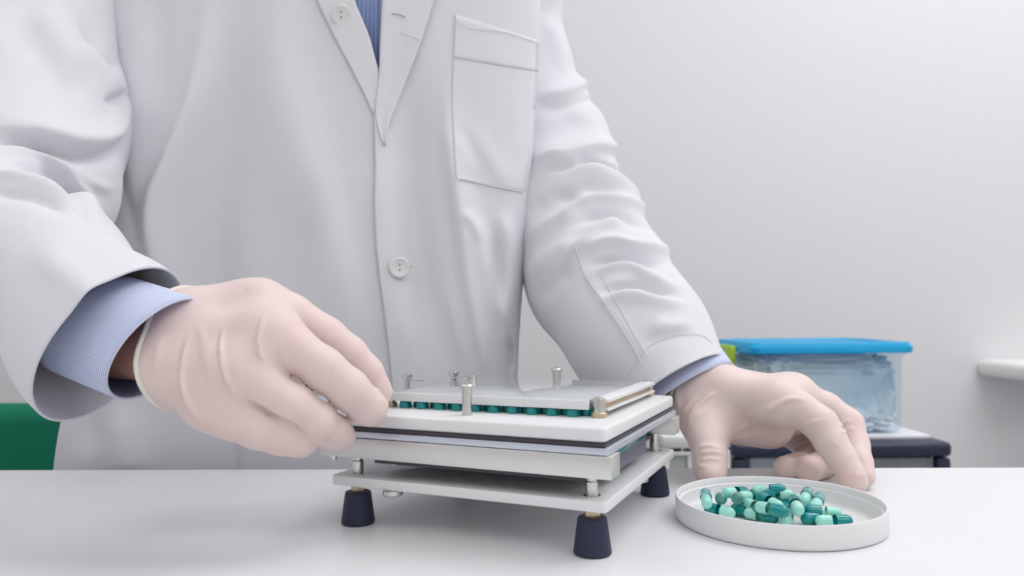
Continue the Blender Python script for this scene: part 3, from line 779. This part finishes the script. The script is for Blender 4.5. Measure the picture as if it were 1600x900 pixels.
# wearer's right arm (left in the picture)
RS = [J(215,-250,.80,88), J(110,-150,.765,112), J(62,60,.69,122), J(40,180,.635,140), J(28,285,.575,146)]
RF = [J(-30,325,.515,110), J(64,422,.475,108), J(176,535,.432,119), J(250,612,.405,131)]
FR_ = [
 ([(-40,190),(20,206),(70,214),(120,226),(165,222),(192,190),(205,160)], .0110, 26, 6),
 ([(-40,208),(20,222),(70,230),(120,241),(168,238),(195,210)], -.0100, 5, 12),
 ([(-30,232),(5,234),(45,238),(85,258),(115,288),(145,322),(170,350)], .0075, 10, 6),
 ([(0,252),(40,256),(75,270),(105,298),(135,334),(155,360)], -.0070, 5, 11),
 ([(-40,280),(0,280),(40,286),(85,300),(125,324),(160,362)], .0070, 9, 4.5),
 ([(-40,296),(0,296),(50,302),(90,318),(130,346)], -.0060, 4, 12),
 ([(60,235),(100,262),(150,290),(185,300)], .004, 10, 6),
 ([(120,20),(150,70),(172,97),(190,110)], -.008, 9, 9), ([(130,60),(160,110),(190,165)], .006, 14, 10),
 ([(-10,10),(50,60),(90,110),(130,180)], -.006, 30, 30), ([(50,0),(95,60),(140,130)], .006, 25, 25),
 ([(160,160),(186,152),(205,145)], -.008, 7, 7),
 ([(40,380),(120,440),(190,510)], .004, 30, 30),
]
ax = Vector(RF[2][0]-RF[0][0]).normalized()
cp = Vector(at(172,545,.430))
# two limbs of the sleeve meet in a crease at the elbow
def two_limb(upper, fore, folds, k1, k2, h):
    allj = upper+fore; P = np.array([j[0] for j in allj]); r = np.array([j[1] for j in allj]); lo = (P-r[:, None]).min(0)-.012; hi = (P+r[:, None]).max(0)+.012
    G = grid(lo, hi, h)
    def chain(js):
        D = None
        for a, b in zip(js, js[1:]):
            d = rcone(G, a[0], b[0], a[1], b[1]); D = d if D is None else smin(D, d, k1)
        return D
    D = smin(chain(upper), chain(fore), k2)
    V, Q = surface_nets(D, lo, h); V = relax(V, Q, 3); N = normals(V, Q); V = fold(V, N, folds); return relax(V, Q, 1, .4), Q
V, Q = two_limb(RS, RF, FR_, .03, .006, .0025)
sr = np_obj('sleeve', V, Q, M_coat, coat); cut_plane(sr, cp, vdir(.85, .50, -.14))
s_ = sr.modifiers.new('thickness', 'SOLIDIFY'); s_.thickness = .0014; s_.offset = -1
tag(sr, 'sleeve reaching in from the left, creased at the elbow')
# wearer's left arm (right in the picture)
LS = [J(740,-260,.83,80), J(805,-160,.83,84), J(810,-30,.82,60), J(826,130,.81,64), J(856,215,.79,74), J(886,335,.745,94), J(934,438,.69,99), J(997,528,.635,96), J(1062,630,.59,92)]
FL_ = [
 ([(825,150),(860,150),(895,142),(925,122),(945,112)], .0060, 14, 6), ([(830,164),(870,166),(910,158),(950,150)], -.0050, 6, 16),
 ([(850,20),(872,70),(884,120)], .004, 12, 12), ([(900,40),(910,90),(905,130)], -.003, 10, 10),
 ([(880,165),(920,190),(950,225)], .005, 30, 16),
 ([(815,252),(850,250),(890,246),(930,236),(968,240),(1000,250)], .0105, 24, 5),
 ([(840,268),(880,262),(925,252),(962,262),(990,275)], -.0110, 4, 7),
 ([(815,270),(850,258),(885,256),(925,262),(960,280),(995,306),(1030,330)], .0085, 7, 15),
 ([(840,300),(880,302),(915,292),(950,298),(985,308)], -.0050, 9, 9),
 ([(870,350),(895,328),(930,313),(965,316),(1000,328),(1040,345)], .0085, 8, 6),
 ([(880,362),(920,336),(955,332),(990,344),(1030,366)], -.0085, 5, 10),
 ([(870,420),(900,392),(930,362),(960,346),(995,340)], .0075, 7, 9),
 ([(900,400),(925,388),(955,380),(990,388),(1030,392),(1065,394)], .0085, 11, 5),
 ([(905,420),(945,404),(985,402),(1020,408),(1060,412)], -.0085, 5, 10),
 ([(915,440),(945,422),(980,416),(1010,432),(1040,446),(1080,452)], .0065, 9, 6),
 ([(925,462),(960,448),(995,444),(1030,458),(1075,464)], -.0060, 5, 9),
 ([(930,480),(965,462),(1000,460),(1040,470),(1085,480)], .0060, 8, 12),
 ([(820,340),(850,318),(880,306),(915,304)], -.0055, 12, 14), ([(820,385),(845,358),(880,340),(915,334)], .0050, 12, 10),
 ([(822,440),(850,408),(880,388),(915,378)], .0045, 14, 12), ([(835,480),(865,440),(900,420)], -.004, 12, 12),
 ([(880,370),(912,420),(935,460),(965,500),(995,545),(1010,580)], .0018, 10, 6),
 ([(1010,505),(1045,512),(1090,505)], .0035, 16, 12), ([(1000,540),(1040,525),(1090,520)], -.002, 10, 10),
]
axl = (Vector(LS[-1][0])-Vector(LS[-3][0])).normalized()
sl_, bvl = sleeve(LS, None, .0027, .035, FL_, Vector(at(1058,610,.608)), vdir(.48,.78,-.44))
tag(sl_, 'wrinkled sleeve reaching down to the right')
seam([(898,385),(915,430),(948,478),(985,535),(1003,570)], .0007, .0002, coat, 'seam', M_coat, bvl)
seam([(940,430),(962,470),(985,512),(1010,555)], .0006, .0002, coat, 'seam', M_coat, bvl)
seam([(980,588),(1010,545),(1055,524),(1095,524),(1112,535)], .0004, .0002, coat, 'seam', M_coat, bvl)

# ---- shirt cuffs: lofted open tubes
def loft(name, rings, m, parent, n=72, th=.0016, vscale=1.0):
    """rings: (centre, normal, up, r_up, r_side)"""
    bm = bmesh.new(); R = []; uvl = bm.loops.layers.uv.new('uv')
    for c, nn, up, ru, rs in rings:
        nn = nn.normalized(); u_ = (up-nn*up.dot(nn)).normalized(); s = nn.cross(u_)
        R.append([bm.verts.new(c+u_*ru*math.cos(2*math.pi*k/n)+s*rs*math.sin(2*math.pi*k/n)) for k in range(n)])
    acc = [0]
    for i in range(len(R)-1): acc.append(acc[-1]+(rings[i+1][0]-rings[i][0]).length)
    for i, (a, b) in enumerate(zip(R, R[1:])):
        for k in range(n):
            f = bm.faces.new((a[k], a[(k+1) % n], b[(k+1) % n], b[k])); vs = (acc[i]*50, acc[i]*50, acc[i+1]*50, acc[i+1]*50)
            for l, v_, uu in zip(f.loops, vs, (k/n, (k+1)/n, (k+1)/n, k/n)): l[uvl].uv = (uu, v_)
    me = bpy.data.meshes.new(name); bm.to_mesh(me); bm.free(); o = mesh_obj(name, me, [m, M_cuffin], parent)
    s_ = o.modifiers.new('thickness', 'SOLIDIFY'); s_.thickness = th; s_.offset = 0; s_.material_offset = 1; s_.material_offset_rim = 0
    return o
def ring_at(px, py, Y, n, up, ru, rs): return (Vector(at(px, py, Y)), n, up, ru*Y/F, rs*Y/F)
upv = vdir(.68, -.73, 0)
n1 = vdir(.78, .56, -.26); n0 = vdir(.76, .60, -.22)
rg = []
for k in range(11):
    t_ = k/10; px = 150+(252-150)*t_; py = 508+(545-508)*t_; Y = .440+(.413-.440)*t_
    rg.append(ring_at(px, py, Y, n0.lerp(n1, t_), upv, 92+4*t_, 84+3*t_))
loft('cuff', rg, M_cuff, shirt)
n1 = vdir(.45, .78, -.46); upl = vdir(.80, -.60, 0); rg = []
for k in range(9):
    t_ = k/8; px = 1030+(1073-1030)*t_; py = 565+(615-565)*t_; Y = .628+(.596-.628)*t_
    rg.append(ring_at(px, py, Y, n1, upl, 88-5*t_, 76-4*t_))
loft('cuff', rg, M_cuff, shirt)

# ---- gloved hands
def hand(palm, fingers, lo_pad, h, kp, wr_folds, cutp, cutn, extra_ridges=()):
    allj = [j for s in palm for j in s]+[j for f in fingers for j in f]
    P = np.array([j[0] for j in allj]); r = np.array([j[1] for j in allj]); lo = (P-r[:, None]).min(0)-.006; hi = (P+r[:, None]).max(0)+.006
    G = grid(lo, hi, h); Dp = None
    for a, b in palm:
        d = rcone(G, a[0], b[0], a[1], b[1]); Dp = d if Dp is None else smin(Dp, d, kp)
    D = None
    for f in fingers:
        Df = None
        for a, b in zip(f, f[1:]):
            d = rcone(G, a[0], b[0], a[1], b[1]); Df = d if Df is None else smin(Df, d, .003)
        Df = smin(Dp, Df, .007)
        D = Df if D is None else smin(D, Df, .0012)
    del G
    V, Q = surface_nets(D, lo, h); V = relax(V, Q, 4); N = normals(V, Q); V = fold(V, N, wr_folds); V = relax(V, Q, 1, .3)
    # keep the hand outside the worktop
    V[:, 2] = np.maximum(V[:, 2], TZ+.0003)
    o = keep(np_obj('glove', V, Q, M_glove))
    cut_plane(o, cutp, cutn)
    bv = BVHTree.FromPolygons([tuple(v) for v in V], [tuple(int(i) for i in q) for q in Q])
    return o, bv
def glove_rim(o, bv, c, n, r):
    n = n.normalized(); u_ = n.orthogonal().normalized(); s = n.cross(u_); P = []
    for k in range(64):
        d = u_*math.cos(2*math.pi*k/64)+s*math.sin(2*math.pi*k/64)
        hh_ = bv.ray_cast(c+n*(-.0015), d)
        if hh_[0] is not None and hh_[3] < .08: P.append(hh_[0])
    return tube('cuff_bead', P, r, M_rim, o, 8, closed=True)
# wearer's right hand, on the machine
iM, mM, rM, pM = J(408,482,.428,37), J(424,526,.402,36), J(378,582,.393,37), J(332,628,.392,36)
palm = [(J(298,500,.425,38), J(372,476,.432,33)), (J(292,508,.422,42), iM), (J(280,530,.415,44), mM), (J(268,560,.410,44), rM), (J(262,580,.408,40), pM),
        (J(215,500,.440,36), J(298,500,.425,38)), (J(195,560,.430,38), J(262,580,.408,42)), (J(210,530,.445,44), J(280,535,.425,50)),
        (J(320,540,.428,46), J(365,552,.432,38)), (J(300,575,.412,44), J(335,592,.408,38)), (iM, mM), (mM, rM), (rM, pM)]
fing = [
 [iM, J(455,492,.432,32), J(508,526,.437,31), J(545,553,.441,28), J(572,582,.446,26), J(590,612,.450,23.5)],
 [mM, J(462,547,.400,34), J(505,576,.402,33), J(545,608,.409,31), J(572,634,.418,28.5), J(579,640,.419,27)],
 [rM, J(418,609,.391,33.5), J(456,634,.392,33), J(494,659,.400,30), J(520,674,.412,26.5), J(532,682,.417,24)],
 [pM, J(365,652,.390,34), J(402,668,.390,32), J(440,681,.395,29), J(465,688,.400,25), J(474,691,.402,23)],
 [J(345,520,.455,36), J(400,555,.470,34), J(455,585,.480,28), J(500,592,.488,25), J(516,596,.490,21)],
]
WR = [
 ([(297,515),(287,560),(286,600),(297,635),(322,668)], .0026, 2.8, 2.4), ([(290,520),(279,560),(278,600),(288,636)], -.0008, 4, 4),
 ([(350,503),(346,540),(349,575),(360,605),(372,622)], .0025, 2.6, 2.3), ([(343,510),(339,545),(341,580)], -.0007, 4, 4),
 ([(417,482),(407,510),(403,535),(407,555),(415,566)], .0027, 2.8, 2.4),
 ([(373,622),(400,636),(430,654),(460,668),(490,690)], -.0035, 3.5, 3.5),
 ([(310,500),(318,540),(316,580)], .0007, 6, 6), ([(255,520),(244,560),(246,600)], .0008, 6, 6), ([(330,520),(325,560),(332,610)], .0006, 6, 6),
 ([(590,622),(602,628),(606,640)], .0008, 3, 3), ([(585,608),(594,612)], .0006, 3, 3), ([(440,545),(450,580)], .0006, 4, 4), ([(520,570),(510,600)], -.0006, 5, 4), ([(530,510),(515,530)], -.0005, 4, 4),
 ([(380,455),(400,447),(425,452)], .0010, 10, 10),
]
cn = vdir(-.86, .22, .46)
cpr = Vector(at(282,542,.418))
g1, bv1 = hand(palm, fing, None, .00125, .012, WR, cpr, cn)
tag(g1, 'pale latex glove gripping the corner of the machine')
glove_rim(g1, bv1, cpr, cn, .0016)
# wearer's left hand, on the worktop behind the lid
iM, mM, rM, pM = J(1214,628,.545,30), J(1238,620,.572,28), J(1238,640,.597,27), J(1215,655,.615,26)
palm = [(J(1078,598,.590,33), J(1120,602,.580,32)), (J(1100,612,.585,38), iM), (J(1112,600,.598,30), mM), (J(1110,612,.615,34), rM), (J(1100,630,.625,34), pM),
        (J(1052,575,.615,40), J(1085,610,.592,40)), (J(1052,590,.62,46), J(1085,630,.60,38)), (J(1092,640,.578,34), J(1112,675,.558,28)), (J(1110,655,.572,32), J(1200,672,.575,26)), (J(1130,640,.575,30), J(1210,665,.58,26)), (iM, mM), (mM, rM), (rM, pM)]
tI, tM, tR, tP, tT = T(1338,752,18), T(1349,744,18), T(1262,733,21), T(1228,731,19), T(1110,744,21)
fing = [
 [iM, J(1250,640,.535,27), J(1281,662,.527,27), J(1298,690,.520,24.5), J(1315,716,.514,22.5), J(1330,742,.508,20), tI],
 [mM, J(1290,636,.572,23), J(1324,662,.566,24), J(1336,695,.555,21), J(1342,722,.542,20), tM],
 [rM, J(1275,660,.600,22), J(1310,690,.600,22), J(1300,715,.585,21), J(1280,728,.570,21), tR],
 [pM, J(1240,680,.620,21), J(1268,705,.618,21), J(1258,722,.600,20), J(1240,729,.575,19), tP],
 [J(1085,630,.585,34), J(1096,662,.565,31), J(1106,692,.550,28), J(1110,716,.540,26), J(1110,735,.5335,24), tT],
]
WL = [
 ([(1070,662),(1085,640),(1105,622),(1120,610)], 0.0024, 3, 3), ([(1074,672),(1082,655),(1098,640)], 0.0015, 3, 3), ([(1065,650),(1075,632),(1092,618)], 0.0014, 4, 4),
 ([(1140,680),(1165,665),(1195,648),(1222,628),(1245,624),(1262,628)], 0.0027, 4, 3), ([(1160,655),(1190,642),(1215,628)], 0.0014, 4, 4), ([(1140,690),(1170,680),(1200,672)], 0.0014, 4, 4),
 ([(1090,700),(1105,697),(1125,700)], 0.0015, 2.5, 2.5), ([(1090,710),(1110,706),(1130,708)], 0.0014, 2.5, 2.5), ([(1092,720),(1108,717),(1130,719)], 0.0012, 2.5, 2.5), ([(1088,730),(1105,728)], 0.0010, 2.5, 2.5),
 ([(1262,680),(1260,668),(1270,660),(1290,655)], 0.0019, 2.5, 2.5), ([(1308,668),(1320,660),(1332,656)], 0.0015, 2.5, 2.5), ([(1312,680),(1322,672),(1338,668)], 0.0014, 2.5, 2.5),
 ([(1300,690),(1315,700)], 0.0009, 4, 4), ([(1330,745),(1345,742),(1352,750)], 0.0010, 3, 3), ([(1060,590),(1058,620),(1066,650)], 0.0015, 4, 4), ([(1275,690),(1290,715),(1302,730)], 0.0008, 4, 4),
]
cnl = vdir(-.40, -.62, .62); cpl = Vector(at(1076,612,.592))
g2, bv2 = hand(palm, fing, None, .0014, .012, WL, cpl, cnl)
tag(g2, 'pale latex glove resting on the worktop behind the lid')
glove_rim(g2, bv2, cpl, cnl, .0014)

# ---- body (head, neck, trunk, arms to the wrists, legs)
def W3(x, y, z): return np.array((x, y, z), float)
G = grid((-.50, .40, .04), (.16, .98, 1.80), .008)
cx0 = -.235
D = rcone(G, W3(cx0, .80, .98), W3(cx0, .80, 1.25), .105, .115)
D = smin(D, rcone(G, W3(cx0-.13, .80, 1.38), W3(cx0+.13, .80, 1.38), .055, .055), .08)
D = smin(D, rcone(G, W3(cx0-.06, .80, 1.24), W3(cx0+.06, .80, 1.24), .11, .11), .06)
D = smin(D, rcone(G, W3(cx0, .79, 1.40), W3(cx0+.005, .765, 1.52), .058, .054), .05)
for s in (-1, 1):
    D = smin(D, rcone(G, W3(cx0+s*.085, .80, .90), W3(cx0+s*.10, .80, .50), .085, .055), .05)
    D = smin(D, rcone(G, W3(cx0+s*.10, .80, .50), W3(cx0+s*.11, .82, .09), .055, .036), .02)
hc = W3(cx0+.005, .745, 1.635)
D = smin(D, ell(G, hc, (.075, .093, .105)), .03); D = smin(D, ell(G, hc+W3(0, -.03, -.06), (.052, .055, .06)), .03)
D = smin(D, rcone(G, hc+W3(0, -.092, .005), hc+W3(0, -.108, -.022), .007, .012), .012)
D = smin(D, ell(G, hc+W3(0, -.086, -.055), (.024, .010, .007)), .006)
for s in (-1, 1):
    D = smin(D, ell(G, hc+W3(s*.078, .005, -.005), (.010, .018, .030)), .006)
    e = ell(G, hc+W3(s*.032, -.094, .008), (.016, .012, .011)); D = np.maximum(D, -e+.0)
def limb(D, js, k=.02):
    for a, b in zip(js, js[1:]): D = smin(D, rcone(G, a[0], b[0], a[1], b[1]), k)
    return D
AR = [(W3(cx0-.17, .80, 1.36), .045), J(58,60,.70,55), J(28,290,.58,50), J(50,420,.49,52), J(180,525,.442,56), J(252,550,.425,54)]
AL = [(W3(cx0+.17, .83, 1.36), .04), J(842,130,.82,48), J(900,335,.765,46), J(1003,532,.642,46), J(1080,618,.600,42), J(1100,630,.596,38)]
G = grid((-.56, .40, .04), (.20, .98, 1.80), .008) if False else G
AR = [a for a in AR]
V0 = None
D1 = D
# widen the grid for the arms
lo = (-.60, .38, .04); hi = (.20, .98, 1.80)
G = grid(lo, hi, .0075)
def build_body(G):
    D = rcone(G, W3(cx0, .80, .98), W3(cx0, .80, 1.25), .105, .115)
    D = smin(D, rcone(G, W3(cx0-.13, .80, 1.38), W3(cx0+.13, .80, 1.38), .055, .055), .08)
    D = smin(D, rcone(G, W3(cx0-.06, .80, 1.24), W3(cx0+.06, .80, 1.24), .11, .11), .06)
    D = smin(D, rcone(G, W3(cx0, .79, 1.40), W3(cx0+.005, .765, 1.52), .058, .054), .05)
    for s in (-1, 1):
        D = smin(D, rcone(G, W3(cx0+s*.085, .80, .90), W3(cx0+s*.10, .80, .50), .085, .055), .05)
        D = smin(D, rcone(G, W3(cx0+s*.10, .80, .50), W3(cx0+s*.11, .82, .09), .055, .036), .02)
    D = smin(D, ell(G, hc, (.075, .093, .105)), .03); D = smin(D, ell(G, hc+W3(0, -.03, -.06), (.052, .055, .06)), .03)
    D = smin(D, rcone(G, hc+W3(0, -.092, .005), hc+W3(0, -.108, -.022), .007, .012), .012)
    D = smin(D, ell(G, hc+W3(0, -.086, -.055), (.024, .010, .007)), .006)
    for s in (-1, 1):
        D = smin(D, ell(G, hc+W3(s*.078, .005, -.005), (.010, .018, .030)), .006)
        D = np.maximum(D, -ell(G, hc+W3(s*.032, -.094, .008), (.016, .012, .011)))
    for js in (AR, AL):
        for a, b in zip(js, js[1:]): D = smin(D, rcone(G, a[0], b[0], a[1], b[1]), .02)
    return D
D = build_body(G); V, Q = surface_nets(D, lo, .0075); V = relax(V, Q, 3)
body = keep(np_obj('body', V, Q, M_skin))
for s in (-1, 1):
    bm = bmesh.new(); bmesh.ops.create_uvsphere(bm, u_segments=16, v_segments=10, radius=.0115); bmesh.ops.translate(bm, vec=hc+W3(s*.032, -.078, .008), verts=bm.verts); bm_obj('eye', bm, M_paper, body)
# hair
lo = tuple(hc-.15); G = grid(lo, tuple(hc+.16), .004)
D = ell(G, hc+W3(0, .008, .010), (.083, .100, .112)); D = np.maximum(D, -ell(G, hc+W3(0, -.075, -.035), (.075, .075, .095))); D = np.maximum(D, -(G[..., 2]-(hc[2]-.06)))
V, Q = surface_nets(D, lo, .004); V = relax(V, Q, 2); keep(np_obj('hair', V, Q, M_hair))
# trousers and shoes
lo = (-.48, .62, .06); G = grid(lo, (.02, .96, 1.04), .007)
D = rcone(G, W3(cx0, .80, .96), W3(cx0, .80, .90), .13, .13)
for s in (-1, 1):
    D = smin(D, rcone(G, W3(cx0+s*.085, .80, .90), W3(cx0+s*.10, .80, .50), .098, .080), .03); D = smin(D, rcone(G, W3(cx0+s*.10, .80, .50), W3(cx0+s*.11, .82, .12), .080, .062), .01)
V, Q = surface_nets(D, lo, .007); V = relax(V, Q, 2); tr = keep(np_obj('trousers', V, Q, M_trouser))
for s in (-1, 1):
    lo = (cx0+s*.11-.07, .62, -.005); G = grid(lo, (cx0+s*.11+.07, .92, .14), .005)
    D = rcone(G, W3(cx0+s*.11, .84, .045), W3(cx0+s*.12, .70, .035), .042, .036); D = smin(D, rcone(G, W3(cx0+s*.11, .82, .05), W3(cx0+s*.11, .82, .10), .040, .042), .02); D = np.maximum(D, -(G[..., 2]-.002))
    V, Q = surface_nets(D, lo, .005); V = relax(V, Q, 2); keep(np_obj('shoe', V, Q, M_shoe))
